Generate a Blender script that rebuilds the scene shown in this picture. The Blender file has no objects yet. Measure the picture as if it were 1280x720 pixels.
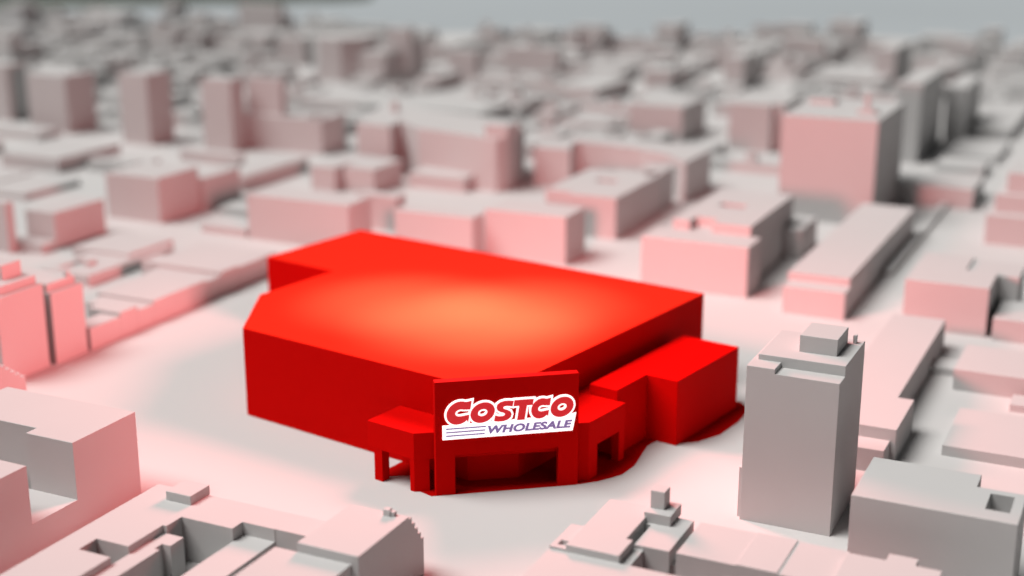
import bpy, bmesh, math, random
from math import radians as R, sin, cos, pi
from mathutils import Matrix, Vector
S = bpy.context.scene
C = S.collection

# ------------------------------------------------------------------ materials
def mat(name, base, rough=.85, spec=.25, var=.0, scale=.05, emit=None, estr=0):
    m = bpy.data.materials.new(name); m.use_nodes = True
    nt = m.node_tree; b = nt.nodes['Principled BSDF']
    b.inputs['Roughness'].default_value = rough
    b.inputs['Specular IOR Level'].default_value = spec
    b.inputs['Base Color'].default_value = (*base, 1)
    if var:
        tc = nt.nodes.new('ShaderNodeTexCoord'); n = nt.nodes.new('ShaderNodeTexNoise')
        n.inputs['Scale'].default_value = scale; n.inputs['Detail'].default_value = 6
        r = nt.nodes.new('ShaderNodeMapRange')
        r.inputs['To Min'].default_value = 1-var; r.inputs['To Max'].default_value = 1+var
        v = nt.nodes.new('ShaderNodeVectorMath'); v.operation = 'SCALE'
        v.inputs[0].default_value = base
        nt.links.new(tc.outputs['Object'], n.inputs['Vector'])
        nt.links.new(n.outputs['Fac'], r.inputs['Value'])
        nt.links.new(r.outputs['Result'], v.inputs['Scale'])
        nt.links.new(v.outputs['Vector'], b.inputs['Base Color'])
    if emit:
        b.inputs['Emission Color'].default_value = (*emit, 1)
        b.inputs['Emission Strength'].default_value = estr
    return m
M_WHITE = mat('white_plaster', (.50, .497, .494), .9, .15, .02, .08)
M_FAR = M_WHITE
M_GROUND = mat('white_ground', (.53, .526, .522), .9, .15, .02, .01)
M_PLAIN = mat('grey_plain', (.36, .395, .415), .95, .1, .12, .002)
M_HILL = mat('dark_hill', (.10, .115, .10), .95, .1, .3, .01)
M_RED = mat('red_paint', (.53, .001, .0005), .75, .03, .03, .06)
M_COURT_SHADE = mat('red_court_shade', (.36, .001, .0006), .85, .03, .05, .2)  # store red darkened, with the shade around its foot put into the colour
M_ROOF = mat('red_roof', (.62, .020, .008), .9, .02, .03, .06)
M_SIGNW = mat('sign_white', (.9, .9, .9), .5, .3, emit=(1, .97, .96), estr=1.1)
M_SIGNR = mat('sign_red', (.62, .012, .02), .4, .4, emit=(.85, .02, .03), estr=.36)
M_SIGNP = mat('sign_purple', (.20, .14, .36), .4, .4, emit=(.35, .25, .6), estr=.3)

# ------------------------------------------------------------------ helpers
def link(name, bm, m, parent=None):
    me = bpy.data.meshes.new(name); bm.to_mesh(me); bm.free()
    me.materials.append(m)
    o = bpy.data.objects.new(name, me); C.objects.link(o)
    if parent: o.parent = parent
    return o
def empty(name, loc=(0, 0, 0), rz=0):
    o = bpy.data.objects.new(name, None); C.objects.link(o)
    o.location = loc; o.rotation_euler = (0, 0, rz); o.empty_display_size = 2
    return o
def tag(o, label, cat, group=None):
    o['label'] = label; o['category'] = cat
    if group: o['group'] = group
    return o
def struct(o): o['kind'] = 'structure'; return o

def soften(bm, w=.1):
    bmesh.ops.recalc_face_normals(bm, faces=bm.faces)
    bmesh.ops.dissolve_limit(bm, angle_limit=R(1), verts=bm.verts, edges=bm.edges)
    bad = {v for v in bm.verts if any(not e.is_manifold and not e.is_boundary for e in v.link_edges)}
    ed = [e for e in bm.edges if e.is_manifold and e.calc_face_angle(0) > R(25) and e.calc_length() > .35
          and e.verts[0] not in bad and e.verts[1] not in bad]
    if ed and w:
        bmesh.ops.bevel(bm, geom=ed, offset=w, segments=2, profile=.6, affect='EDGES', clamp_overlap=True)

def height_field(rects, z0, ox, oy, w=.1):
    """one solid of stepped flat roofs: each rectangle sets the height of its area, later ones win"""
    xs = sorted({round(v, 2) for r in rects for v in r[:2]})
    ys = sorted({round(v, 2) for r in rects for v in r[2:4]})
    nx, ny = len(xs)-1, len(ys)-1
    def hh(i, j):
        if not (0 <= i < nx and 0 <= j < ny): return z0
        cx, cy = (xs[i]+xs[i+1])/2, (ys[j]+ys[j+1])/2
        h = z0
        for r in rects:
            if r[0] < cx < r[1] and r[2] < cy < r[3]: h = max(r[4], z0)
        return h
    bm = bmesh.new()
    def q(*p):
        bm.faces.new([bm.verts.new((x-ox, y-oy, z)) for x, y, z in p])
    for i in range(nx):
        for j in range(ny):
            a, b, c, d, h = xs[i], xs[i+1], ys[j], ys[j+1], hh(i, j)
            if h > z0: q((a, c, h), (b, c, h), (b, d, h), (a, d, h))
            for (k, l, p, r) in ((i+1, j, (b, c), (b, d)), (i, j+1, (b, d), (a, d)), (i-1, j, (a, d), (a, c)), (i, j-1, (a, c), (b, c))):
                g = hh(k, l)
                if g < h - 1e-4:
                    q((*p, g), (*r, g), (*r, h), (*p, h))
    bmesh.ops.remove_doubles(bm, verts=bm.verts, dist=.004)
    soften(bm, w)
    return bm
def prism(pts, z0, z1, ox=0, oy=0, w=.1):
    bm = bmesh.new()
    lo = [bm.verts.new((x-ox, y-oy, z0)) for x, y in pts]
    hi = [bm.verts.new((x-ox, y-oy, z1)) for x, y in pts]
    bm.faces.new(hi); bm.faces.new(lo[::-1])
    n = len(pts)
    for i in range(n): bm.faces.new((lo[i], lo[(i+1) % n], hi[(i+1) % n], hi[i]))
    bmesh.ops.recalc_face_normals(bm, faces=bm.faces)
    soften(bm, w)
    return bm
def box(x0, x1, y0, y1, z0, z1, w=.1):
    return prism([(x0, y0), (x1, y0), (x1, y1), (x0, y1)], z0, z1, 0, 0, w)

BUILDINGS = [
  ["apartment_block", "large white block with a stepped notch and rosy flank beside the low courtyard roofs", "building", None, [["main_block", "hf", [[-179.09, -155.16, 159.13, 171.61, 14.7], [-160.76, -151.16, 156.75, 171.61, 14.7], [-190.76, -151.16, 146.86, 156.75, 5.02], [-194.76, -151.16, 124.86, 146.86, 14.7]], 0]]],
  ["courtyard_block", "broad low flat-roofed block with two square pits and a small raised hatch", "building", None, [["main_block", "hf", [[-137.58, -104.46, 92.2, 160.18, 9.0], [-126.9, -117.49, 92.2, 152.2, 2.0], [-127.58, -123.94, 92.2, 148.79, 7.8], [-125.44, -123.94, 144.19, 145.79, 2.0], [-124.54, -123.94, 92.2, 144.19, 2.0], [-133.29, -127.58, 137.54, 141.21, 3.0], [-117.77, -112.13, 92.2, 154.67, 7.0], [-112.13, -104.46, 92.2, 154.76, 2.5]], 0], ["roof_hatch", "hf", [[-132.69, -128.05, 155.95, 160.62, 10.48]], 8.95]]],
  ["workshop_hall", "white hall with a saw-toothed gable edge facing the store front canopy", "building", None, [["main_block", "hf", [[-104.46, -94.49, 149.14, 162.99, 11.0], [-108.13, -95.69, 92.2, 149.14, 9.6], [-103.49, -94.49, 162.99, 163.84, 10.6], [-103.49, -94.49, 163.84, 164.69, 9.45], [-103.49, -94.49, 164.69, 165.54, 8.3], [-103.49, -94.49, 165.54, 166.39, 7.15], [-103.49, -94.49, 166.39, 167.24, 6.0]], 0], ["roof_vent", "hf", [[-98.11, -96.91, 161.79, 162.79, 12.0], [-97.14, -96.34, 161.99, 162.79, 11.7]], 10.95]]],
  ["long_block", "long pale roofline with a stubby stacked rooftop turret and dark slits below the plain tower", "building", None, [["main_block", "hf", [[-73.92, -30.52, 155.88, 166.69, 8.8], [-71.42, -63.44, 166.69, 183.57, 9.9], [-73.92, -71.42, 166.69, 174.57, 9.2], [-64.44, -58.22, 172.12, 183.57, 9.0], [-64.44, -63.44, 172.12, 179.57, 6.5], [-58.22, -57.22, 173.62, 182.57, 6.5], [-57.22, -48.67, 172.62, 183.57, 9.0], [-48.67, -42.78, 172.62, 183.57, 9.15], [-42.78, -35.4, 172.62, 183.57, 8.98], [-62.04, -36.52, 166.69, 172.62, 2.0], [-63.44, -62.04, 166.69, 172.62, 8.4], [-73.12, -71.42, 167.69, 169.19, 8.5], [-74.52, -73.92, 163.69, 165.49, 8.0]], 0], ["turret_base", "hf", [[-64.77, -60.7, 180.02, 184.96, 10.65]], 8.95], ["turret", "hf", [[-64.41, -62.24, 181.68, 184.11, 13.45]], 10.6]]],
  ["stepped_block", "low grey block with a raised tab on its roof, end of the long roofline", "building", None, [["main_block", "hf", [[-35.38, -22.52, 170.62, 181.57, 9.8], [-30.03, -26.04, 181.52, 183.77, 9.8]], 0]]],
  ["tower_block", "tall plain white tower with a cube penthouse, nearest to the store annex", "building", None, [["main_block", "hf", [[-57.63, -42.95, 205.45, 222.87, 25.5], [-57.63, -53.11, 205.45, 222.87, 26.3]], 0], ["upper_tier", "hf", [[-56.83, -42.97, 209.08, 222.85, 27.2]], 25.45], ["penthouse", "hf", [[-51.33, -45.28, 212.95, 220.36, 29.98]], 27.15], ["side_annex", "hf", [[-58.33, -57.65, 206.45, 210.45, 8.6]], 0], ["roof_fin", "hf", [[-44.55, -43.95, 220.67, 221.47, 28.6]], 27.15]]],
  ["flat_block", "wide cut-back white block tight against the dark side of the plain tower", "building", None, [["main_block", "hf", [[-37.34, -14.37, 191.48, 202.31, 14.0], [-37.34, -21.35, 201.81, 206.99, 14.0], [-19.19, -15.87, 194.98, 200.81, 8.0]], 0]]],
  ["long_hall", "long low pink-grey hall running back from behind the plain tower", "building", None, [["main_block", "hf", [[-53.84, -42.49, 255.36, 308.81, 6.44], [-53.84, -39.51, 238.92, 255.46, 6.44]], 0], ["step", "hf", [[-53.84, -40.51, 233.67, 238.92, 4.24]], 0]]],
  ["low_shed", "flat slab-like shed behind the wide cut-back block", "building", None, [["main_block", "hf", [[-32.7, 15.3, 246.57, 267.08, 2.01]], 0]]],
  ["storage_hall", "low hall with a rosy long front beyond the slab-like shed", "building", None, [["main_block", "hf", [[-36.45, 23.55, 282.27, 299.77, 4.45], [-43.45, -36.45, 290.27, 296.77, 1.6]], 0]]],
  ["small_shed", "tiny low shed in front of the hall with a rosy long front", "building", None, [["main_block", "hf", [[-24.54, -15.54, 274.58, 280.58, 1.5]], 0]]],
  ["corner_block", "square salmon-fronted block with a slit courtyard, across the street from the long low hall", "building", None, [["main_block", "hf", [[-53.77, -42.41, 320.18, 347.3, 11.4], [-53.77, -35.32, 320.18, 336.71, 11.4], [-42.41, -30.58, 334.54, 347.3, 10.8]], 0]]],
  ["corner_shop", "low salmon-fronted unit next to the slit-courtyard block, across a black gap", "building", None, [["main_block", "hf", [[-33.8, -3.8, 318.9, 335.9, 5.06]], 0]]],
  ["terraced_block", "three-tiered pink block stepping up like a staircase", "building", None, [["main_block", "hf", [[-47.79, 12.21, 408.01, 434.01, 8.47]], 0], ["middle_tier", "hf", [[-46.29, 12.71, 412.17, 433.51, 13.69]], 8.42], ["upper_tier", "hf", [[-43.79, 12.21, 415.01, 433.01, 19.44]], 13.64]]],
  ["row_building", "long narrow two-step row running away towards the salmon tower foot", "building", None, [["front_step", "hf", [[-81.56, -66.88, 318.93, 325.37, 6.6]], 0], ["main_block", "hf", [[-82.14, -67.32, 325.37, 407.76, 8.45]], 0]]],
  ["low_platform", "thin low platform along the far side of the two-step row", "building", None, [["main_block", "hf", [[-66.82, -64.32, 362.61, 450.92, 1.5]], 0]]],
  ["office_block", "two-part pale block with roof slots, directly behind the store far roof corner", "building", None, [["front_block", "hf", [[-120.26, -92.64, 326.73, 337.99, 12.8]], 0], ["rear_block", "hf", [[-115.94, -95.41, 337.99, 378.93, 15.3], [-110.07, -103.23, 357.38, 361.38, 11], [-111.41, -105.51, 337.99, 342.99, 12.8]], 0]]],
  ["small_block", "small block with a dark red flank tucked behind the two-part slotted block", "building", None, [["main_block", "hf", [[-96.15, -90.22, 369.13, 386.67, 8]], 0]]],
  ["tower_block", "broad salmon-faced tower with a little red aerial box on its roof", "building", None, [["main_block", "hf", [[-108.89, -80.62, 413.7, 454.24, 31.5]], 0], ["plant_room", "hf", [[-89.03, -83.53, 424.26, 428.26, 32.9]], 31.45], ["aerial", "hf", [[-87.23, -85.83, 425.56, 426.96, 37.5]], 32.8], ["roof_hatch", "hf", [[-107.0, -99.0, 438.14, 443.14, 33.1]], 31.45]]],
  ["tower_block", "dark-sided grey slab tower right behind the broad salmon tower", "building", None, [["main_block", "hf", [[-94.99, -86.34, 516.98, 565.98, 28.76]], 0]]],
  ["tower_block", "slim pale grey tower behind the dark-sided slab tower", "building", None, [["main_block", "hf", [[-85.82, -78.05, 568.54, 608.79, 21.15]], 0]]],
  ["low_block", "grey low block, rearmost of the stepped roofs beside the dark-sided tower", "building", None, [["main_block", "hf", [[-77.44, -61.47, 580.31, 654.22, 4.42]], 0]]],
  ["low_block", "grey low roof, second from the back of the stepped roofs beside the dark-sided tower", "building", None, [["main_block", "hf", [[-77.98, -59.88, 528.02, 563.79, 2.62]], 0]]],
  ["low_block", "grey low roof just ahead of the second stepped roof beside the dark-sided tower", "building", None, [["main_block", "hf", [[-77.21, -60.98, 499.67, 517.16, 3.61]], 0]]],
  ["low_block", "nearest and longest of the grey stepped roofs, with a dark end wall", "building", None, [["main_block", "hf", [[-82.72, -57.1, 449.42, 473.48, 6.58]], 0]]],
  ["office_block", "flat pink block partly hidden behind the broad salmon tower", "building", None, [["main_block", "hf", [[-155.81, -135.7, 514.64, 544.64, 17.92], [-139.81, -133.81, 514.64, 518.64, 0]], 0]]],
  ["office_block", "boxy pink block behind the curved building", "building", None, [["main_block", "hf", [[-198.35, -176.59, 521.39, 550.96, 13.74]], 0]]],
  ["curved_building", "curved block with a bowed hollow front behind the notched block", "building", None, [["main_block", "poly", [[-195.31, 425.46], [-182.22, 425.36], [-185.41, 433.43], [-186.19, 437.98], [-184.04, 439.84], [-174.28, 438.75], [-162.05, 436.58], [-150.42, 431.31], [-140.95, 421.08], [-140.41, 445.37], [-153.01, 450.57], [-173.82, 452.31], [-191.25, 452.64]], 0, 13.01]]],
  ["notched_block", "pink block with two roof slots and a recessed front corner", "building", None, [["main_block", "hf", [[-157.87, -143.11, 367.15, 406.43, 12.1], [-166.17, -157.87, 369.94, 403.43, 12.1], [-157.78, -151.31, 386.78, 390.78, 8], [-148.38, -144.64, 402.41, 406.41, 9]], 0], ["rear_wing", "hf", [[-151.87, -143.61, 408.23, 418.08, 12.1]], 0]]],
  ["box_block", "plain bright pink box directly behind the middle of the store roof", "building", None, [["main_block", "hf", [[-168.77, -144.94, 335.66, 349.29, 13.1]], 0]]],
  ["box_block", "pink box with a single roof slot beside the plain bright pink box", "building", None, [["main_block", "hf", [[-193.38, -169.41, 329.29, 336.44, 11.73], [-181.12, -172.12, 336.13, 339.13, 7.73]], 0]]],
  ["small_block", "small pink block in front of the long block with rounded end", "building", None, [["main_block", "hf", [[-231.65, -210.7, 404.06, 416.81, 4.8]], 0]]],
  ["notched_block", "small block with a deep red notch between its two halves", "building", None, [["main_block", "hf", [[-258.67, -249.38, 386.9, 408.92, 8.0], [-247.75, -236.49, 390.17, 408.92, 8.0], [-249.38, -247.65, 397.17, 408.92, 8.0]], 0]]],
  ["long_block", "long pale pink block behind the highest rear corner of the store", "building", None, [["main_block", "hf", [[-238.26, -204.54, 323.49, 335.76, 12.96]], 0]]],
  ["box_block", "small box joined to the end of the long pale pink block", "building", None, [["main_block", "hf", [[-217.14, -203.91, 348.43, 354.02, 10.24]], 0]]],
  ["curved_building", "long block with a rounded end, a red recess and a boxy rooftop room", "building", None, [["main_block", "poly", [[-259.47, 417.27], [-244.87, 415.24], [-247.41, 426.73], [-234.72, 416.57], [-221.79, 414.13], [-206.5, 409.81], [-201.45, 409.0], [-199.44, 413.19], [-199.64, 419.68], [-201.65, 428.91], [-204.04, 436.55], [-212.96, 445.07], [-271.66, 456.95]], 0, 17.64], ["rooftop_room", "hf", [[-206.74, -198.63, 411.51, 421.22, 21.64]], 17.59], ["chimney", "hf", [[-259.52, -257.52, 441.58, 443.58, 21.64]], 17.59]]],
  ["office_block", "flat pink block with a red cut-out corner terrace beside the long rounded block", "building", None, [["main_block", "hf", [[-323.16, -288.1, 438.95, 456.65, 13.14], [-297.1, -290.1, 440.95, 449.95, 8.64], [-297.16, -300.1, 436.95, 440.95, 12.84]], 0]]],
  ["flat_hall", "very broad pale flat roof spreading behind the long rounded block", "building", None, [["main_block", "hf", [[-344.32, -257.01, 507.33, 537.13, 8]], 0]]],
  ["tower_block", "angled tower pair joined by a bright red inner corner", "building", None, [["main_block", "hf", [[-334.94, -321.45, 429.87, 438.32, 27]], 0], ["rear_wing", "hf", [[-322.45, -307.1, 441.5, 445.16, 26.6]], 0]]],
  ["tower_block", "slender tower with a rosy flank, between the wide tower and the red-cornered pair", "building", None, [["main_block", "hf", [[-371.5, -358.03, 426.9, 441.57, 27.3]], 0]]],
  ["tower_block", "wide blocky tower with a dull rose flank, next to the slender tower", "building", None, [["main_block", "hf", [[-423.83, -403.82, 432.7, 449.78, 23.3]], 0]]],
  ["tower_block", "shadowy tower cut by the picture edge next to the wide blocky tower", "building", None, [["main_block", "hf", [[-468.07, -447.44, 445.48, 457.39, 23.5]], 0]]],
  ["low_block", "low ring-shaped block with small roof pits below the red-cornered pair", "building", None, [["main_block", "hf", [[-328.68, -302.57, 407.29, 411.11, 4], [-320.68, -313.68, 415.29, 421.29, 0], [-325.68, -320.68, 409.29, 412.29, 0]], 0]]],
  ["low_block", "low strip roof at the picture edge, ahead of the wide blocky tower", "building", None, [["main_block", "hf", [[-376.51, -354.85, 346.1, 361.6, 1.9]], 0]]],
  ["low_block", "long low roof with a dim rosy side at the foot of the slender tower", "building", None, [["main_block", "hf", [[-378.81, -352.26, 370.79, 403.1, 5.09]], 0]]],
  ["low_block", "low light roof at the foot of the wide blocky tower", "building", None, [["main_block", "hf", [[-441.09, -404.14, 416.34, 428.27, 3.16]], 0]]],
  ["low_block", "thin pale roof strip behind the boxy block at the picture edge", "building", None, [["main_block", "hf", [[-352.23, -331.72, 332.99, 358.68, 2.09]], 0]]],
  ["box_block", "upright box with one grey face and one salmon face, near the pale long block", "building", None, [["main_block", "hf", [[-292.29, -272.39, 326.8, 345.76, 13.8]], 0]]],
  ["box_block", "plain box peeking out behind the grey and salmon upright box", "building", None, [["main_block", "hf", [[-278.64, -270.72, 346.0, 364.93, 10.33]], 0]]],
  ["low_block", "low light roof between the ring-shaped block and the small notched halves", "building", None, [["main_block", "hf", [[-289.71, -276.85, 373.76, 413.32, 4.81]], 0]]],
  ["corner_block", "boxy block with a salmon flank beside a narrow dark court", "building", None, [["main_block", "hf", [[-289.42, -278.98, 290.27, 310.7, 10.3]], 0]]],
  ["corner_block", "pink-flanked block at the picture edge beyond the narrow dark court", "building", None, [["main_block", "hf", [[-303.95, -287.52, 281.32, 284.28, 14.14]], 0]]],
  ["low_block", "low unit closing the narrow dark court", "building", None, [["main_block", "hf", [[-291.49, -278.74, 284.44, 289.99, 2.72]], 0]]],
  ["low_block", "lower of two thin slabs in front of the long pale pink block", "building", None, [["main_block", "hf", [[-255.3, -239.78, 323.89, 333.73, 2.36]], 0]]],
  ["low_block", "upper of two thin slabs beside the long pale pink block", "building", None, [["main_block", "hf", [[-264.1, -252.55, 344.06, 354.07, 2.48]], 0]]],
  ["terrace_unit", "low end unit of the terrace along the open plaza, beside the twin pink towers", "building", "low units of the plaza terrace", [["main_block", "hf", [[-215.79, -210.24, 226.33, 236.18, 5]], 0]]],
  ["terrace_unit", "raised narrow unit next to the low end unit of the plaza terrace", "building", "low units of the plaza terrace", [["main_block", "hf", [[-219.43, -210.24, 236.2, 242.15, 5.9]], 0]]],
  ["terrace_unit", "sunken narrow unit in the plaza terrace, ahead of the broad slab roof", "building", "low units of the plaza terrace", [["main_block", "hf", [[-225.61, -210.24, 242.17, 247.75, 4.8]], 0]]],
  ["terrace_unit", "broad slab-roofed unit in the middle of the plaza terrace", "building", "low units of the plaza terrace", [["main_block", "hf", [[-226.96, -210.24, 247.77, 267.47, 5.5]], 0]]],
  ["terrace_unit", "sunken gap unit beyond the broad slab-roofed unit of the terrace", "building", "low units of the plaza terrace", [["main_block", "hf", [[-229.14, -210.24, 267.49, 273.22, 5.0]], 0]]],
  ["terrace_unit", "taller slab unit of the plaza terrace beyond the sunken gap", "building", "low units of the plaza terrace", [["main_block", "hf", [[-234.87, -210.24, 273.24, 280.46, 6.0]], 0]]],
  ["terrace_unit", "far wide unit of the plaza terrace, nearest the store chamfer", "building", "low units of the plaza terrace", [["main_block", "hf", [[-234.28, -210.24, 280.48, 296.85, 5.5]], 0]]],
  ["low_block", "low flat roof in two levels with a pale rose side behind the plaza terrace", "building", None, [["main_block", "hf", [[-260.82, -245.02, 264.81, 298.6, 2.94], [-266.82, -247.52, 283.39, 301.6, 3.84], [-254.02, -251.02, 271.81, 274.81, 4.24], [-257.82, -252.82, 267.81, 277.39, 2.14]], 0]]],
  ["apartment_tower", "pink stepped-crown tower at the picture edge, nearer of the twin towers", "building", None, [["main_block", "hf", [[-233.31, -211.31, 201.82, 214.82, 18.18]], 0], ["crown", "hf", [[-233.31, -212.51, 203.82, 214.22, 19.98]], 18.13], ["rooftop_room", "hf", [[-220.31, -215.31, 207.82, 213.32, 23.18]], 19.88]]],
  ["apartment_tower", "pink stepped-crown tower beside the plaza terrace, farther of the twin towers", "building", None, [["main_block", "hf", [[-232.55, -210.55, 216.02, 225.69, 15.63]], 0], ["crown", "hf", [[-232.55, -211.75, 216.32, 224.69, 17.43]], 15.58], ["chimney", "hf", [[-212.95, -211.95, 222.69, 223.69, 18.63]], 17.33]]],
  ["stair_block", "pink block whose top edge drops in saw-like steps behind the notched large block", "building", None, [["main_block", "hf", [[-221.68, -196.68, 171.2, 187.2, 11.5], [-221.68, -196.68, 187.2, 188.4, 10.6], [-219.68, -196.68, 188.4, 189.6, 9.7], [-217.68, -196.68, 189.6, 190.8, 8.8], [-215.68, -196.68, 190.8, 192.0, 7.9], [-213.68, -196.68, 192.0, 193.2, 7.0]], 0]]],
  ["octagonal_tower", "dusky pink eight-sided tower far behind the red-cornered pair", "building", None, [["main_block", "poly", [[-374.94, 627.35], [-384.14, 636.55], [-397.15, 636.55], [-406.35, 627.35], [-406.35, 614.34], [-397.15, 605.14], [-384.14, 605.14], [-374.94, 614.34]], 0, 21.68]]],
  ["tower_block", "small dusky tower next to the far eight-sided tower", "building", None, [["main_block", "hf", [[-403.16, -391.61, 674.82, 682.67, 14.68]], 0]]],
  ["office_block", "blurred pinkish block behind the red-cornered pair", "building", None, [["main_block", "hf", [[-458.61, -443.87, 613.9, 621.02, 9.98]], 0]]],
  ["tower_block", "blurred pale tower with a faint pink face beyond the broad flat roof", "building", None, [["main_block", "hf", [[-338.06, -322.8, 632.36, 641.18, 15.85]], 0]]],
  ["tower_block", "blurred grey tower behind the aerial of the broad salmon tower", "building", None, [["main_block", "hf", [[-140.07, -130.54, 699.99, 740.85, 19.22]], 0]]],
  ["tower_block", "blurred grey tower beyond the flat pink partly hidden block", "building", None, [["main_block", "hf", [[-206.2, -196.22, 668.56, 698.83, 15.4]], 0]]],
  ["flat_hall", "tan-pink block peeping over the roof of the broad salmon tower", "building", None, [["main_block", "hf", [[-168.01, -131.71, 682.09, 726.89, 6.81]], 0]]],
  ["flat_hall", "grey flat roof with a faint pink front behind the curved hollow block", "building", None, [["main_block", "hf", [[-263.05, -241.43, 591.94, 637.02, 7.21]], 0]]],
]
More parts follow.
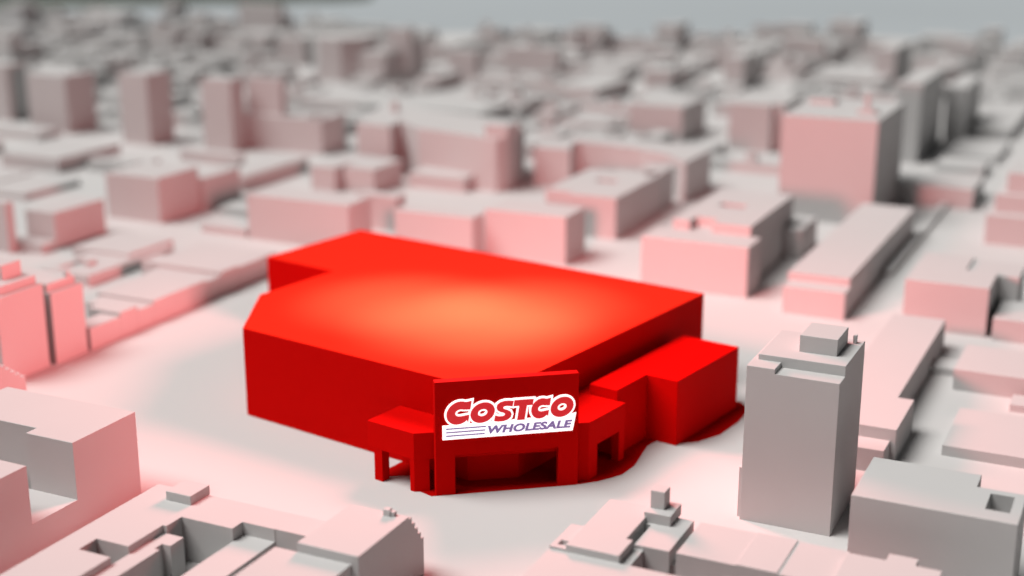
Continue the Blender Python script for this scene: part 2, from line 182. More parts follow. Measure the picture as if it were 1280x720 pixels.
FAR = [
  (-345.7,-326.3,378.3,393.7,3.2), (-153.7,-124.3,476.3,487.7,3.2), (-167.7,-154.3,464.3,485.7,3.4), (-409.7,-400.3,356.3,367.7,3), (-123.7,-106.3,496.3,507.7,2.8), (-185.7,-178.3,464.3,485.7,3.7),
  (-123.7,-106.3,508.3,517.7,3.9), (-167.7,-154.3,486.3,507.7,4.2), (-409.7,-400.3,368.3,393.7,4.2), (-213.7,-204.3,464.3,489.7,2.6), (-231.7,-214.3,464.3,479.7,4.3), (-203.7,-186.3,480.3,491.7,4.3),
  (-113.7,-104.3,526.3,547.7,4.7), (-241.7,-232.3,464.3,489.7,4.7), (-203.7,-186.3,492.3,503.7,4.5), (-439.7,-410.3,384.3,393.7,4.8), (-185.7,-178.3,502.3,517.7,4.9), (-231.7,-214.3,480.3,501.7,5),
  (-203.7,-186.3,504.3,517.7,2.7), (-113.7,-104.3,548.3,569.7,3.1), (-213.7,-204.3,506.3,517.7,3.4), (-241.7,-232.3,490.3,515.7,4.5), (-231.7,-214.3,502.3,517.7,3.7), (-315.7,-302.3,464.3,479.7,3.5),
  (-301.7,-278.3,486.3,497.7,6), (-137.7,-114.3,564.3,579.7,3.9), (-167.7,-138.3,550.3,571.7,2.5), (-231.7,-208.3,526.3,537.7,4.1), (-315.7,-302.3,480.3,501.7,6.2), (-357.7,-340.3,464.3,479.7,3.8),
  (-375.7,-358.3,464.3,485.7,6.5), (-231.7,-208.3,538.3,553.7,4), (-241.7,-232.3,526.3,551.7,6.6), (-389.7,-376.3,464.3,475.7,5.2), (-143.7,-114.3,588.3,599.7,6.7), (-357.7,-340.3,480.3,501.7,3.9),
  (-207.7,-194.3,564.3,579.7,3.3), (-375.7,-358.3,486.3,501.7,5.2), (-231.7,-208.3,554.3,575.7,5.8), (-407.7,-400.3,464.3,489.7,3.2), (-93.7,-84.3,620.3,635.7,3.1), (-143.7,-114.3,600.3,621.7,4.5),
  (-37.7,-30.3,650.3,665.7,5.2), (-113.7,-104.3,614.3,639.7,5.3), (-435.7,-418.3,464.3,485.7,2.6), (-273.7,-256.3,542.3,563.7,6.9), (-417.7,-408.3,476.3,491.7,2.5), (-509.7,-480.3,436.3,455.7,3),
  (-241.7,-232.3,568.3,579.7,4.5), (-185.7,-178.3,588.3,613.7,5.6), (-143.7,-114.3,622.3,633.7,7.5), (-37.7,-30.3,666.3,681.7,4.8), (-291.7,-274.3,542.3,567.7,5.3), (-389.7,-376.3,502.3,513.7,3.3),
  (-167.7,-144.3,610.3,631.7,5.1), (-463.7,-454.3,464.3,489.7,2.9), (-273.7,-256.3,564.3,575.7,5.8), (-453.7,-436.3,476.3,491.7,5.9), (-435.7,-418.3,486.3,501.7,5), (-143.7,-114.3,634.3,641.7,6),
  (-417.7,-408.3,492.3,517.7,4.8), (-37.7,-30.3,682.3,693.7,3.3), (-379.7,-350.3,526.3,541.7,7.6), (-185.7,-178.3,614.3,629.7,4.6), (-291.7,-274.3,568.3,579.7,3.9), (-315.7,-292.3,552.3,577.7,4.6),
  (-117.7,-104.3,650.3,665.7,5.6), (-167.7,-144.3,632.3,641.7,2.9), (-435.7,-418.3,502.3,513.7,2.9), (-61.7,-38.3,676.3,701.7,3.4), (-453.7,-436.3,492.3,507.7,5), (-37.7,-30.3,694.3,703.7,5.7),
  (-93.7,-76.3,672.3,683.7,2.7), (-389.7,-380.3,526.3,547.7,2.5), (-519.7,-510.3,464.3,485.7,8.3), (-227.7,-210.3,604.3,629.7,4.1), (-127.7,-118.3,650.3,675.7,2.8), (-75.7,-62.3,684.3,695.7,7.9),
  (-349.7,-336.3,548.3,573.7,2.9), (-453.7,-436.3,508.3,517.7,4), (-209.7,-186.3,622.3,641.7,6.7), (-117.7,-104.3,666.3,681.7,3.3), (-335.7,-326.3,564.3,575.7,4.2), (-157.7,-128.3,650.3,671.7,5.3),
  (-463.7,-454.3,506.3,517.7,3.8), (-75.7,-62.3,696.3,703.7,2.5), (-421.7,-404.3,526.3,547.7,2.7), (-93.7,-76.3,684.3,703.7,2.5), (-491.7,-474.3,498.3,513.7,3.4), (-167.7,-158.3,650.3,671.7,5.9),
  (-127.7,-118.3,676.3,687.7,4.3), (-117.7,-104.3,682.3,693.7,3.4), (-509.7,-492.3,490.3,515.7,3.8), (-389.7,-380.3,548.3,569.7,2.6), (-519.7,-510.3,486.3,507.7,3.4), (-379.7,-350.3,558.3,579.7,3.1),
  (-453.7,-436.3,526.3,541.7,8.4), (-285.7,-268.3,610.3,621.7,6.6), (-69.7,-56.3,712.3,727.7,3.6), (-55.7,-32.3,724.3,735.7,4.2), (-117.7,-104.3,694.3,703.7,4.6), (-337.7,-326.3,588.3,599.7,3.4),
  (-463.7,-454.3,526.3,547.7,5.2), (-389.7,-380.3,570.3,579.7,6.9), (-93.7,-70.3,712.3,727.7,3.3), (-519.7,-510.3,508.3,517.7,4.7), (-453.7,-436.3,542.3,553.7,3.3), (-355.7,-338.3,588.3,603.7,2.5),
  (-435.7,-422.3,552.3,567.7,5.1), (-489.7,-480.3,526.3,541.7,7.8), (-369.7,-356.3,588.3,599.7,5.6), (-315.7,-286.3,614.3,635.7,6.6), (-421.7,-404.3,564.3,579.7,9.3), (-55.7,-32.3,736.3,761.7,6.4),
  (-337.7,-326.3,600.3,625.7,7.1), (-113.7,-104.3,712.3,727.7,10.2), (-241.7,-228.3,650.3,671.7,9.2), (-453.7,-436.3,554.3,569.7,8.2), (-93.7,-70.3,728.3,743.7,4), (-463.7,-454.3,548.3,563.7,10.3),
  (-507.7,-490.3,538.3,553.7,8.8), (-489.7,-480.3,542.3,563.7,11.8), (-369.7,-356.3,600.3,625.7,16.5), (-285.7,-256.3,650.3,665.7,5.7), (-453.7,-436.3,570.3,579.7,4.8), (-537.7,-508.3,526.3,551.7,8.1),
  (-241.7,-228.3,672.3,683.7,7.1), (-113.7,-104.3,728.3,749.7,10.2), (-93.7,-70.3,744.3,765.7,5.4), (-435.7,-406.3,588.3,599.7,6.5), (-315.7,-286.3,650.3,665.7,16.7), (-61.7,-32.3,774.3,785.7,15.9),
  (-489.7,-480.3,564.3,579.7,7.6), (-561.7,-548.3,526.3,551.7,5.8), (-241.7,-228.3,684.3,703.7,6.7), (-285.7,-256.3,666.3,687.7,6.7), (-369.7,-356.3,626.3,641.7,19), (-113.7,-104.3,750.3,765.7,6.9),
  (-199.7,-178.3,712.3,727.7,10), (-581.7,-572.3,526.3,547.7,11.6), (-463.7,-446.3,588.3,603.7,8), (-571.7,-562.3,538.3,553.7,6), (-217.7,-200.3,712.3,723.7,8.6), (-61.7,-32.3,786.3,807.7,6.6),
  (-137.7,-114.3,756.3,765.7,6.8), (-315.7,-286.3,666.3,691.7,8.3), (-93.7,-80.3,774.3,789.7,5.4), (-537.7,-508.3,568.3,579.7,8.1), (-611.7,-582.3,526.3,551.7,9.7), (-491.7,-474.3,588.3,599.7,6.7),
  (-561.7,-548.3,552.3,573.7,15.5), (-365.7,-348.3,650.3,665.7,3.8), (-199.7,-178.3,728.3,749.7,6.5), (-581.7,-572.3,548.3,559.7,6.9), (-241.7,-232.3,712.3,723.7,4.6), (-113.7,-104.3,774.3,785.7,15.2),
  (-217.7,-200.3,724.3,745.7,13.2), (-571.7,-562.3,554.3,575.7,6.8), (-61.7,-32.3,808.3,819.7,7.2), (-93.7,-80.3,790.3,801.7,9.7), (-509.7,-492.3,588.3,609.7,5.3), (-491.7,-474.3,600.3,615.7,5.8),
  (-137.7,-114.3,774.3,789.7,7.3), (-267.7,-254.3,712.3,723.7,5.4), (-611.7,-582.3,552.3,563.7,8.6), (-79.7,-62.3,800.3,821.7,9.9), (-445.7,-436.3,626.3,641.7,3.7), (-347.7,-334.3,676.3,687.7,6.9),
  (-333.7,-326.3,676.3,701.7,9.8), (-527.7,-510.3,588.3,609.7,8.7), (-241.7,-232.3,724.3,745.7,6.2), (-199.7,-178.3,750.3,765.7,16.7), (-113.7,-104.3,786.3,807.7,5.7), (-365.7,-348.3,666.3,691.7,5.8),
  (-491.7,-474.3,616.3,627.7,5.5), (-463.7,-446.3,630.3,641.7,7.4), (-611.7,-582.3,564.3,575.7,3.3), (-217.7,-200.3,746.3,765.7,7.1), (-231.7,-218.3,738.3,759.7,13), (-347.7,-334.3,688.3,699.7,8.4),
  (-167.7,-138.3,774.3,799.7,4.9), (-297.7,-268.3,712.3,737.7,6.5), (-509.7,-492.3,610.3,631.7,8.5), (-267.7,-254.3,724.3,749.7,8.3), (-93.7,-80.3,818.3,827.7,6), (-315.7,-298.3,712.3,723.7,8.9),
  (-241.7,-232.3,746.3,757.7,8.7), (-491.7,-474.3,628.3,641.7,5.6), (-49.7,-30.3,836.3,857.7,8.2), (-641.7,-624.3,552.3,577.7,5.1), (-113.7,-104.3,808.3,823.7,8.5), (-365.7,-348.3,692.3,703.7,6.6),
  (-587.7,-564.3,588.3,603.7,3.2), (-241.7,-232.3,758.3,765.7,10.2), (-453.7,-436.3,650.3,675.7,15.1), (-63.7,-50.3,836.3,861.7,10.2), (-509.7,-492.3,632.3,641.7,6.2), (-389.7,-366.3,688.3,703.7,10.6),
  (-315.7,-298.3,724.3,739.7,12.9), (-537.7,-528.3,616.3,631.7,5.4), (-207.7,-178.3,774.3,799.7,9.5), (-93.7,-64.3,836.3,847.7,9.1), (-297.7,-268.3,738.3,753.7,3.8), (-337.7,-326.3,712.3,733.7,5.5),
  (-611.7,-588.3,588.3,603.7,7.3), (-49.7,-30.3,858.3,873.7,10.9), (-527.7,-510.3,632.3,641.7,19), (-435.7,-406.3,678.3,689.7,5.3), (-167.7,-138.3,800.3,825.7,11.5), (-231.7,-208.3,774.3,789.7,10.7),
  (-503.7,-480.3,650.3,665.7,11.7), (-315.7,-298.3,740.3,755.7,15.9), (-453.7,-436.3,676.3,687.7,6.8), (-241.7,-232.3,774.3,789.7,14), (-297.7,-268.3,754.3,765.7,8.6), (-463.7,-454.3,666.3,687.7,15),
  (-435.7,-406.3,690.3,703.7,7.2), (-93.7,-64.3,848.3,873.7,8.5), (-113.7,-104.3,836.3,857.7,9.5), (-207.7,-178.3,800.3,815.7,10.2), (-637.7,-622.3,588.3,609.7,9), (-337.7,-326.3,734.3,749.7,7),
  (-361.7,-338.3,728.3,739.7,9.3), (-375.7,-362.3,712.3,737.7,10.1), (-611.7,-588.3,604.3,625.7,6), (-231.7,-208.3,790.3,805.7,5.4), (-503.7,-480.3,666.3,677.7,6.5), (-517.7,-504.3,650.3,675.7,15.2),
  (-453.7,-436.3,688.3,703.7,8.3), (-143.7,-114.3,836.3,861.7,11.3), (-63.7,-50.3,878.3,889.7,15.5), (-667.7,-638.3,588.3,609.7,11.1), (-587.7,-564.3,630.3,641.7,6), (-537.7,-528.3,650.3,665.7,7.2),
  (-463.7,-454.3,688.3,699.7,4.3), (-207.7,-178.3,816.3,827.7,5.2), (-241.7,-232.3,790.3,811.7,10.2), (-337.7,-326.3,750.3,761.7,6.6), (-285.7,-272.3,774.3,789.7,3.5), (-637.7,-622.3,610.3,621.7,5.8),
  (-409.7,-400.3,712.3,737.7,12.2), (-93.7,-64.3,874.3,889.7,5.1), (-439.7,-410.3,712.3,723.7,11.1), (-555.7,-548.3,650.3,665.7,12.6), (-231.7,-208.3,806.3,827.7,8), (-375.7,-362.3,738.3,753.7,14.9),
  (-503.7,-480.3,678.3,703.7,12.3), (-361.7,-338.3,752.3,765.7,12.9), (-49.7,-40.3,898.3,913.7,9.7), (-637.7,-622.3,622.3,633.7,8.2), (-271.7,-258.3,790.3,815.7,4.9), (-143.7,-114.3,862.3,877.7,8),
  (-241.7,-232.3,812.3,827.7,9.1), (-113.7,-104.3,874.3,889.7,13.1), (-463.7,-440.3,712.3,723.7,6.1), (-285.7,-272.3,790.3,811.7,16.3), (-439.7,-410.3,724.3,739.7,9.9), (-667.7,-638.3,610.3,635.7,6.5),
  (-389.7,-376.3,746.3,761.7,5), (-315.7,-286.3,786.3,801.7,4.7), (-63.7,-50.3,898.3,923.7,13.7), (-195.7,-178.3,836.3,861.7,17.3), (-637.7,-622.3,634.3,641.7,3.9), (-205.7,-196.3,836.3,851.7,3.9),
  (-685.7,-668.3,610.3,625.7,11.2), (-517.7,-504.3,692.3,703.7,7.9), (-167.7,-144.3,862.3,873.7,5.8), (-597.7,-580.3,650.3,671.7,6.3), (-223.7,-206.3,836.3,847.7,14.9), (-341.7,-328.3,774.3,795.7,10.5),
  (-463.7,-440.3,724.3,735.7,12.4), (-93.7,-64.3,898.3,919.7,4.5), (-271.7,-258.3,816.3,827.7,6.8), (-439.7,-410.3,740.3,751.7,12), (-537.7,-528.3,688.3,703.7,8.3), (-579.7,-556.3,672.3,687.7,3.5),
  (-315.7,-286.3,802.3,817.7,5.5), (-205.7,-196.3,852.3,863.7,8.4), (-483.7,-474.3,712.3,737.7,3.7), (-241.7,-224.3,836.3,851.7,11.5), (-49.7,-40.3,926.3,941.7,11.9), (-371.7,-342.3,774.3,795.7,10.9),
  (-685.7,-668.3,626.3,641.7,5.2), (-555.7,-548.3,688.3,699.7,14.9), (-223.7,-206.3,848.3,863.7,8.5), (-195.7,-178.3,862.3,877.7,7.2), (-463.7,-440.3,736.3,751.7,12.8), (-633.7,-622.3,650.3,671.7,3.8),
  (-523.7,-494.3,712.3,727.7,19), (-93.7,-64.3,920.3,931.7,4.7), (-63.7,-50.3,924.3,949.7,5.8), (-341.7,-328.3,796.3,811.7,12.2), (-597.7,-580.3,672.3,697.7,7.7), (-579.7,-556.3,688.3,703.7,8.3),
  (-493.7,-484.3,724.3,745.7,4.8), (-537.7,-524.3,712.3,727.7,8.9), (-675.7,-652.3,650.3,665.7,7), (-483.7,-474.3,738.3,763.7,12.3), (-633.7,-622.3,672.3,687.7,6.4), (-685.7,-676.3,650.3,661.7,9.3),
  (-571.7,-548.3,712.3,727.7,11.2), (-493.7,-484.3,746.3,765.7,8.9), (-537.7,-524.3,728.3,743.7,9.1), (-675.7,-652.3,666.3,681.7,9.8), (-651.7,-634.3,672.3,697.7,11.4), (-633.7,-622.3,688.3,703.7,8.3),
  (-523.7,-494.3,754.3,765.7,5.4), (-601.7,-572.3,712.3,733.7,4.1), (-571.7,-548.3,728.3,743.7,12.6), (-741.7,-712.3,650.3,665.7,8.4), (-537.7,-524.3,744.3,759.7,7.1), (-675.7,-652.3,682.3,703.7,5.3),
  (-685.7,-676.3,684.3,703.7,6.6), (-571.7,-548.3,744.3,765.7,8.1), (-513.7,-496.3,774.3,789.7,7.2), (-635.7,-622.3,712.3,733.7,11.4), (-741.7,-712.3,666.3,687.7,3.9), (-601.7,-572.3,734.3,755.7,8.5),
  (-665.7,-636.3,712.3,733.7,9.3), (-611.7,-602.3,738.3,759.7,9.2), (-635.7,-622.3,734.3,745.7,7.7), (-675.7,-666.3,712.3,727.7,13.1), (-601.7,-572.3,756.3,765.7,6.3), (-685.7,-676.3,712.3,723.7,5.7),
  (-563.7,-548.3,774.3,795.7,13.6), (-537.7,-514.3,790.3,815.7,8.2), (-685.7,-676.3,724.3,735.7,8.5), (-707.7,-696.3,712.3,727.7,19), (-665.7,-636.3,734.3,755.7,13.2), (-635.7,-622.3,746.3,765.7,4.6),
  (-721.7,-708.3,712.3,733.7,14.1), (-611.7,-588.3,774.3,789.7,8.5), (-685.7,-676.3,736.3,751.7,8.2), (-745.7,-722.3,712.3,727.7,5.9), (-707.7,-696.3,728.3,743.7,12.6), (-665.7,-636.3,756.3,765.7,8),
  (-587.7,-564.3,790.3,811.7,7.1), (-759.7,-746.3,712.3,723.7,5.4), (-675.7,-666.3,750.3,765.7,12.7), (-631.7,-622.3,774.3,789.7,16.6), (-685.7,-676.3,752.3,763.7,10.4), (-745.7,-722.3,728.3,739.7,4.7),
  (-721.7,-708.3,734.3,759.7,6.9), (-611.7,-588.3,790.3,815.7,3.3), (-587.7,-564.3,812.3,827.7,9.5), (-787.7,-770.3,712.3,733.7,7), (-631.7,-622.3,790.3,801.7,6.5), (-745.7,-722.3,740.3,751.7,9),
]


# ------------------------------------------------------------------ the city
for name, label, cat, group, parts in BUILDINGS:
    p0 = parts[0]
    pts = [(r[0], r[2]) for r in p0[2]] + [(r[1], r[3]) for r in p0[2]] if p0[1] == 'hf' else p0[2]
    ox = (min(p[0] for p in pts)+max(p[0] for p in pts))/2
    oy = (min(p[1] for p in pts)+max(p[1] for p in pts))/2
    def mk(p):
        return height_field(p[2], p[3], ox, oy) if p[1] == 'hf' else prism(p[2], p[3], p[4], ox, oy)
    if len(parts) == 1:
        root = link(name, mk(p0), M_WHITE); root.location = (ox, oy, 0)
    else:
        root = empty(name, (ox, oy, 0))
        for p in parts: link(p[0], mk(p), M_WHITE, root)
    tag(root, label, cat, group)

NEAR = 235
bmass = bmesh.new()
for i, (x0, x1, y0, y1, h) in enumerate(FAR):
    rnd = random.Random(i)
    w, d = x1-x0, y1-y0
    rects = [[x0, x1, y0, y1, h]]
    if w > 12 and d > 12 and rnd.random() < .55:      # a stepped corner or a yard
        a, b = rnd.uniform(.3, .6)*w, rnd.uniform(.3, .6)*d
        fx, fy = rnd.random() < .5, rnd.random() < .5
        rects.append([x0 if fx else x1-a, x0+a if fx else x1, y0 if fy else y1-b, y0+b if fy else y1, h*rnd.choice([.35, .6, .8])])
    if w > 9 and rnd.random() < .5:
        a, b = rnd.uniform(.2, .7)*(w-5)+x0, rnd.uniform(.2, .7)*(d-5)+y0
        rects.append([a, a+rnd.uniform(2.5, 5), b, b+rnd.uniform(2.5, 5), h+rnd.uniform(1.5, 4)])
    if w > 10 and rnd.random() < .45:                 # a second, higher or lower wing
        a = rnd.uniform(.3, .5)*d; rects.insert(1, [x0, x1, y0, y0+a, h*rnd.choice([.55, .75, 1.2, 1.35])])
    cx, cy = (x0+x1)/2, (y0+y1)/2
    if i < NEAR:
        o = link('city_block', height_field(rects, 0, cx, cy, 0), M_FAR); o.location = (cx, cy, 0)
        if rnd.random() < .2 and h > 8: o.rotation_euler.z = rnd.uniform(-.6, .6)
        tall = h > 18
        tag(o, 'blurred tall pale block rising from the far rows of the model city' if tall else 'blurred low pale block in the far rows of the model city', 'building',
            'tall blocks of the far city' if tall else 'low blocks of the far city')
    else:
        b2 = height_field(rects, 0, 0, 0, 0)
        me = bpy.data.meshes.new('t'); b2.to_mesh(me); b2.free(); bmass.from_mesh(me); bpy.data.meshes.remove(me)
o = link('far_city', bmass, M_FAR)
o['kind'] = 'stuff'; o['label'] = 'hazy mass of the farthest pale city blocks'; o['category'] = 'city'

# ------------------------------------------------------------------ ground
bm = bmesh.new()
AZ = R(25.571)
def pol(r, a): return (-sin(a)*r, cos(a)*r)
ring = [pol(930+14*sin(k*2.3)+10*sin(k*5.1), AZ+R(-70+k*5)) for k in range(29)]
ring = ring + [pol(420, AZ+R(90)), pol(500, AZ+R(150)), pol(500, AZ+R(-150)), pol(420, AZ+R(-90))]
bm.faces.new([bm.verts.new((x, y, 0)) for x, y in ring])
bmesh.ops.recalc_face_normals(bm, faces=bm.faces)
bmesh.ops.triangulate(bm, faces=bm.faces)
for f in bm.faces:
    if f.normal.z < 0: f.normal_flip()
struct(link('ground', bm, M_GROUND))
bm = bmesh.new()
bmesh.ops.create_grid(bm, x_segments=8, y_segments=8, size=9000)
o = struct(link('terrain', bm, M_PLAIN)); o.location.z = -.6
# a dark wooded ridge beyond the edge of the model
bm = bmesh.new()
rows = []
for i in range(41):
    a = AZ+R(20.5-i*.38); row = []
    for j in range(9):
        r = 1180+j*60
        hgt = 40*sin(pi*j/8)*max(0, sin(pi*min(1, i/40)))**.7*(.75+.25*sin(i*.9)*cos(i*.37+j*.6))
        x, y = pol(r, a); row.append(bm.verts.new((x, y, hgt-1.5)))
    rows.append(row)
for i in range(40):
    for j in range(8): bm.faces.new((rows[i][j], rows[i+1][j], rows[i+1][j+1], rows[i][j+1]))
bmesh.ops.recalc_face_normals(bm, faces=bm.faces)
for f in bm.faces: f.smooth = True
struct(link('hills', bm, M_HILL))

# ------------------------------------------------------------------ the red store
PX, PY = -165., 213.
A = R(10.1)
store = empty('warehouse_store', (PX*cos(A)+PY*sin(A), -PX*sin(A)+PY*cos(A), 0), -A)
tag(store, 'big glowing red warehouse store with a white-outlined sign over its corner entrance', 'store')
HS = 17.6
main = [(-190.9, 178.5), (-137.5, 178.5), (-131.3, 184.8), (-131.0, 250), (-224.5, 250), (-224.5, 218.4), (-204.3, 218.4), (-204.3, 196.3)]
o = link('main_building', prism(main, 0, HS, PX, PY, .14), M_RED, store)
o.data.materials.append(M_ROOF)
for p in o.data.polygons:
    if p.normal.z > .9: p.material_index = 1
def sp(name, bm, m=M_RED, parent=store): return link(name, bm, m, parent)
sp('side_annex', prism([(-128.4, 202.7), (-122.6, 202.7), (-122.6, 213), (-116.2, 213), (-116.2, 237), (-128.4, 237)], 0, 12.5, PX, PY, .12))
sp('side_gutter', prism([(-130.99, 202.8), (-128.41, 202.8), (-128.41, 236.9), (-130.99, 236.9)], 0, 10.6, PX, PY, 0))
can = [(-152.2, 178.48), (-152.2, 169.7), (-142.0, 169.7), (-120.8, 190.9), (-120.8, 202.65), (-131.1, 202.65), (-131.28, 184.8), (-137.5, 178.48)]
sp('canopy', prism(can, 5.8, 10.6, PX, PY, .1))
def leg(pts): sp('canopy_leg', prism(pts, 0, 5.82, PX, PY, .06))
leg([(-150.9, 169.75), (-149.1, 169.75), (-149.1, 171.6), (-150.9, 171.6)])
leg([(-143.0, 169.75), (-142.05, 169.75), (-140.2, 171.55), (-141.2, 172.5), (-143.0, 171.6)])
leg([(-122.5, 189.3), (-120.85, 190.95), (-120.85, 193.6), (-122.5, 193.6)])
leg([(-122.4, 200.7), (-120.85, 200.7), (-120.85, 202.5), (-122.4, 202.5)])
leg([(-131.0, 199.6), (-126.5, 199.6), (-126.5, 202.4), (-131.0, 202.4)])
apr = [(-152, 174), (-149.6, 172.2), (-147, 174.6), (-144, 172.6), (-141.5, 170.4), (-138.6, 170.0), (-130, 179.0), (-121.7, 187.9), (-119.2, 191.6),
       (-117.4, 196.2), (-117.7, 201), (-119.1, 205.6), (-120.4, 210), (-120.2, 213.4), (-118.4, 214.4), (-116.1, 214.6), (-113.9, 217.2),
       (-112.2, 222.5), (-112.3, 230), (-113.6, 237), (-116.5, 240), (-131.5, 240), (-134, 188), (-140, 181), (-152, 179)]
sp('shaded_forecourt', prism(apr, .004, .07, PX, PY, 0), M_COURT_SHADE)  # low red slab with a curved edge; its dark tone is painted shade

# marquee with the sign: u along the front, v up, w out of the wall
p0 = Vector((-138.1-PX, 170.6-PY, 0)); p1 = Vector((-121.5-PX, 188.5-PY, 0))
du = (p1-p0); W = du.length; du.normalize(); dn = Vector((du.y, -du.x, 0))
MM = Matrix((( du.x, 0, dn.x, p0.x), (du.y, 0, dn.y, p0.y), (0, 1, 0, 0), (0, 0, 0, 1)))
marq = None
def extr(pts, w0, w1, bev=.06):
    bm = prism(pts, w0, w1, 0, 0, bev); bmesh.ops.transform(bm, matrix=MM, verts=bm.verts)
    bmesh.ops.recalc_face_normals(bm, faces=bm.faces); return bm
marq = sp('marquee', extr([(0, 0), (3.3, 0), (3.3, 7.0), (W-3.4, 7.0), (W-3.4, 0), (W, 0), (W, 20.1), (0, 20.1)], -1.7, 0, .1))

def curve_mesh(name, loops, w0, w1, m, off=0, parent=None):
    cu = bpy.data.curves.new(name, 'CURVE'); cu.dimensions = '2D'; cu.fill_mode = 'BOTH'
    for lp in loops:
        s = cu.splines.new('POLY'); s.points.add(len(lp)-1); s.use_cyclic_u = True
        for k, (x, y) in enumerate(lp): s.points[k].co = (x, y, 0, 1)
    cu.offset = off; cu.extrude = (w1-w0)/2
    t = bpy.data.objects.new('t', cu); C.objects.link(t)
    bpy.context.view_layer.update()
    me = bpy.data.meshes.new_from_object(t.evaluated_get(bpy.context.evaluated_depsgraph_get()))
    bpy.data.objects.remove(t)
    bm = bmesh.new(); bm.from_mesh(me); bpy.data.meshes.remove(me)
    bmesh.ops.translate(bm, vec=(0, 0, (w0+w1)/2), verts=bm.verts)
    bmesh.ops.transform(bm, matrix=MM, verts=bm.verts)
    return link(name, bm, m, parent)
def ell(cx, cy, rx, ry, a0=0, a1=360, n=40, close=True):
    k = n if close else n+1
    return [(cx+rx*cos(R(a0+(a1-a0)*i/n)), cy+ry*sin(R(a0+(a1-a0)*i/n))) for i in range(k)]
SH = .17
def shear(l, x0, y0, sx, sy): return [(x0+sx*(x+SH*y), y0+sy*y) for x, y in l]
def L_O(): return [ell(.5, .5, .5, .5), ell(.5, .5, .19, .17)]
def L_C():
    o = ell(.52, .5, .52, .5, 62, 318, 40, False)
    i = ell(.58, .5, .21, .15, 318, 52, 24, False)
    return [[(.98, 1.0)] + [(.80, .965)] + o[1:] + [(.98, .04), (.98, .40)] + i[3:-1] + [(.98, .62)]]
def L_S():
    return [[(.95,.97),(.70,1.0),(.45,1.0),(.22,.95),(.07,.84),(.05,.68),(.14,.54),(.32,.46),(.50,.41),(.58,.35),(.54,.28),(.40,.255),(.22,.27),(.04,.32),
             (.02,.04),(.25,0),(.50,0),(.75,.05),(.92,.17),(.95,.33),(.87,.46),(.70,.54),(.50,.60),(.42,.66),(.46,.72),(.58,.745),(.75,.73),(.93,.69)]]
def L_T(): return [[(0, 1), (1, 1), (1, .70), (.70, .70), (.70, 0), (.30, 0), (.30, .70), (0, .70)]]
WORD = [(L_C, 1.55, 4.0, 4.05), (L_O, 5.55, 4.1, 3.6), (L_S, 9.75, 3.1, 3.6), (L_T, 12.75, 3.3, 3.6), (L_C, 15.9, 3.2, 3.6), (L_O, 19.15, 3.95, 3.6)]
V0 = 12.62
def word_loops():
    out = []
    for f, x, sx, sy in WORD: out.append([shear(l, x, V0, sx, sy) for l in f()])
    return out
plate = [(1.2, 10.0), (23.35, 10.0), (23.95, 13.2), (22.5, 12.9), (9, 12.7), (1.2, 12.5)]
sp('sign_plate', extr(plate, .02, .22, .03), M_SIGNW, marq)
for k, ls in enumerate(word_loops()):
    curve_mesh('letter_outline', ls, .02, .24+.006*k, M_SIGNW, .30, marq)
for k, ls in enumerate(word_loops()):
    curve_mesh('letter', ls, .1, .36+.004*k, M_SIGNR, -.01, marq)
for k in range(3):
    v = 10.55+k*.62
    sp('sign_stripe', extr([(1.75, v), (8.5-.1*(2-k), v), (8.53-.1*(2-k), v+.24), (1.78, v+.24)], .1, .27, 0), M_SIGNP, marq)
tc = bpy.data.curves.new('small_lettering', 'FONT'); tc.body = 'WHOLESALE'; tc.size = 1.0; tc.shear = .22; tc.offset = .052; tc.space_character = 1.06; tc.extrude = .02
t = bpy.data.objects.new('t', tc); C.objects.link(t); bpy.context.view_layer.update()
me = bpy.data.meshes.new_from_object(t.evaluated_get(bpy.context.evaluated_depsgraph_get())); bpy.data.objects.remove(t)
bm = bmesh.new(); bm.from_mesh(me); bpy.data.meshes.remove(me)
xs = [v.co.x for v in bm.verts]; ys = [v.co.y for v in bm.verts]
for v in bm.verts:
    v.co = Vector((8.8+(v.co.x-min(xs))/(max(xs)-min(xs))*14.5, 10.55+(v.co.y-min(ys))/(max(ys)-min(ys))*1.45, .26+v.co.z))
bmesh.ops.transform(bm, matrix=MM, verts=bm.verts)
sp('small_lettering', bm, M_SIGNP, marq)

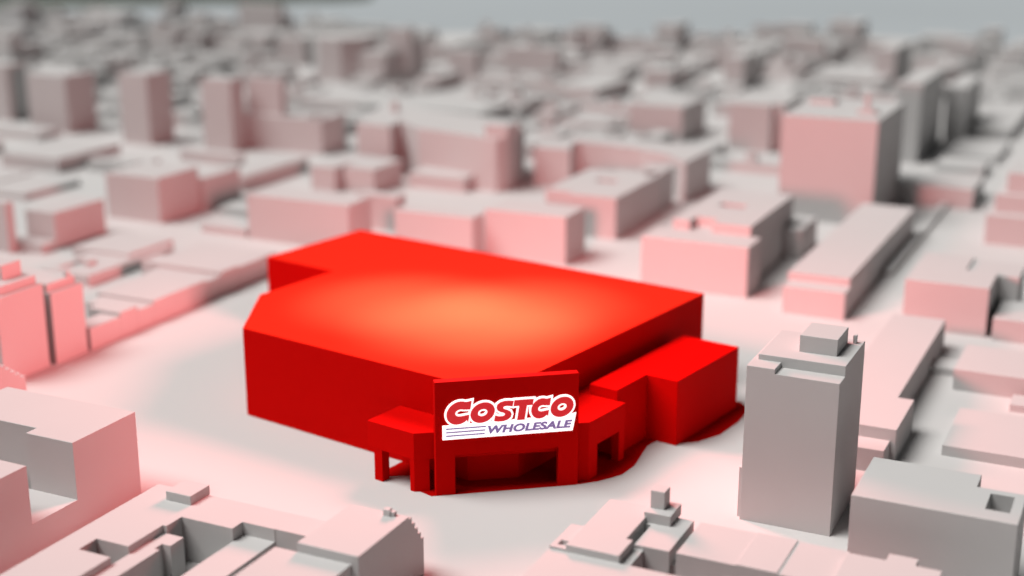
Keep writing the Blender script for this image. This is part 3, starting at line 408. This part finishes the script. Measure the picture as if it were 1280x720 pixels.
# ------------------------------------------------------------------ light
lamp = bpy.data.lights.new('red_lamp', 'POINT'); lamp.energy = 1.28e6; lamp.color = (1, .24, .24); lamp.shadow_soft_size = 12
lamp.use_nodes = True; ln = lamp.node_tree                      # gentle falloff, so the glow carries across the streets
fo = ln.nodes.new('ShaderNodeLightFalloff'); fo.inputs['Strength'].default_value = 1; fo.inputs['Smooth'].default_value = 1.0e4
ln.links.new(fo.outputs['Quadratic'], ln.nodes['Emission'].inputs['Strength'])
lo = bpy.data.objects.new('red_lamp', lamp); C.objects.link(lo)
lx, ly = -158.6, 207.8
lo.location = (lx*cos(A)+ly*sin(A), -lx*sin(A)+ly*cos(A), HS+27)
def roof_lamp(x, y, watts, cone):
    spot = bpy.data.lights.new('roof_lamp', 'SPOT'); spot.energy = watts; spot.color = (1, .37, .36); spot.shadow_soft_size = 2
    spot.spot_size = R(cone); spot.spot_blend = 1
    so2 = bpy.data.objects.new('roof_lamp', spot); C.objects.link(so2)
    so2.location = (x*cos(A)+y*sin(A), -x*sin(A)+y*cos(A), HS+48)
roof_lamp(-157.5, 207, 1.7e6, 62)
roof_lamp(-177, 209, 1.25e6, 58)
roof_lamp(-155, 222, 1.0e6, 56)
roof_lamp(-148, 205, 0.35e6, 45)
EL, SAZ = R(62), R(238)
sun = bpy.data.lights.new('sun', 'SUN'); sun.energy = 3.95; sun.angle = R(36); sun.color = (1, .97, .94)
so = bpy.data.objects.new('sun', sun); C.objects.link(so)
d = Vector((sin(SAZ)*cos(EL), cos(SAZ)*cos(EL), sin(EL)))
so.rotation_euler = d.to_track_quat('Z', 'Y').to_euler()
w = bpy.data.worlds.new('World'); S.world = w; w.use_nodes = True
nt = w.node_tree; bg = nt.nodes['Background']
sky = nt.nodes.new('ShaderNodeTexSky'); sky.sky_type = 'NISHITA'; sky.sun_disc = False
sky.sun_elevation = EL; sky.sun_rotation = SAZ; sky.dust_density = 3; sky.air_density = 1.0
hs = nt.nodes.new('ShaderNodeHueSaturation'); hs.inputs['Saturation'].default_value = .12
nt.links.new(sky.outputs['Color'], hs.inputs['Color']); nt.links.new(hs.outputs['Color'], bg.inputs['Color'])
bg.inputs['Strength'].default_value = .015

# ------------------------------------------------------------------ camera
cd = bpy.data.cameras.new('camera'); cam = bpy.data.objects.new('camera', cd); C.objects.link(cam)
cam.location = (0, 0, 100); cam.rotation_euler = (R(90-16.2132), 0, AZ)
cd.sensor_width = 36; cd.lens = 50.006; cd.clip_start = 1; cd.clip_end = 20000
cd.dof.use_dof = True; cd.dof.focus_distance = 228; cd.dof.aperture_fstop = .0135; cd.dof.aperture_blades = 0
S.camera = cam
S.view_settings.view_transform = 'Standard'; S.view_settings.look = 'None'
S.view_settings.exposure = 0; S.view_settings.gamma = 1
S.render.engine = 'CYCLES'
S.cycles.use_denoising = True
S.cycles.max_bounces = 4; S.cycles.diffuse_bounces = 2; S.cycles.sample_clamp_indirect = 8
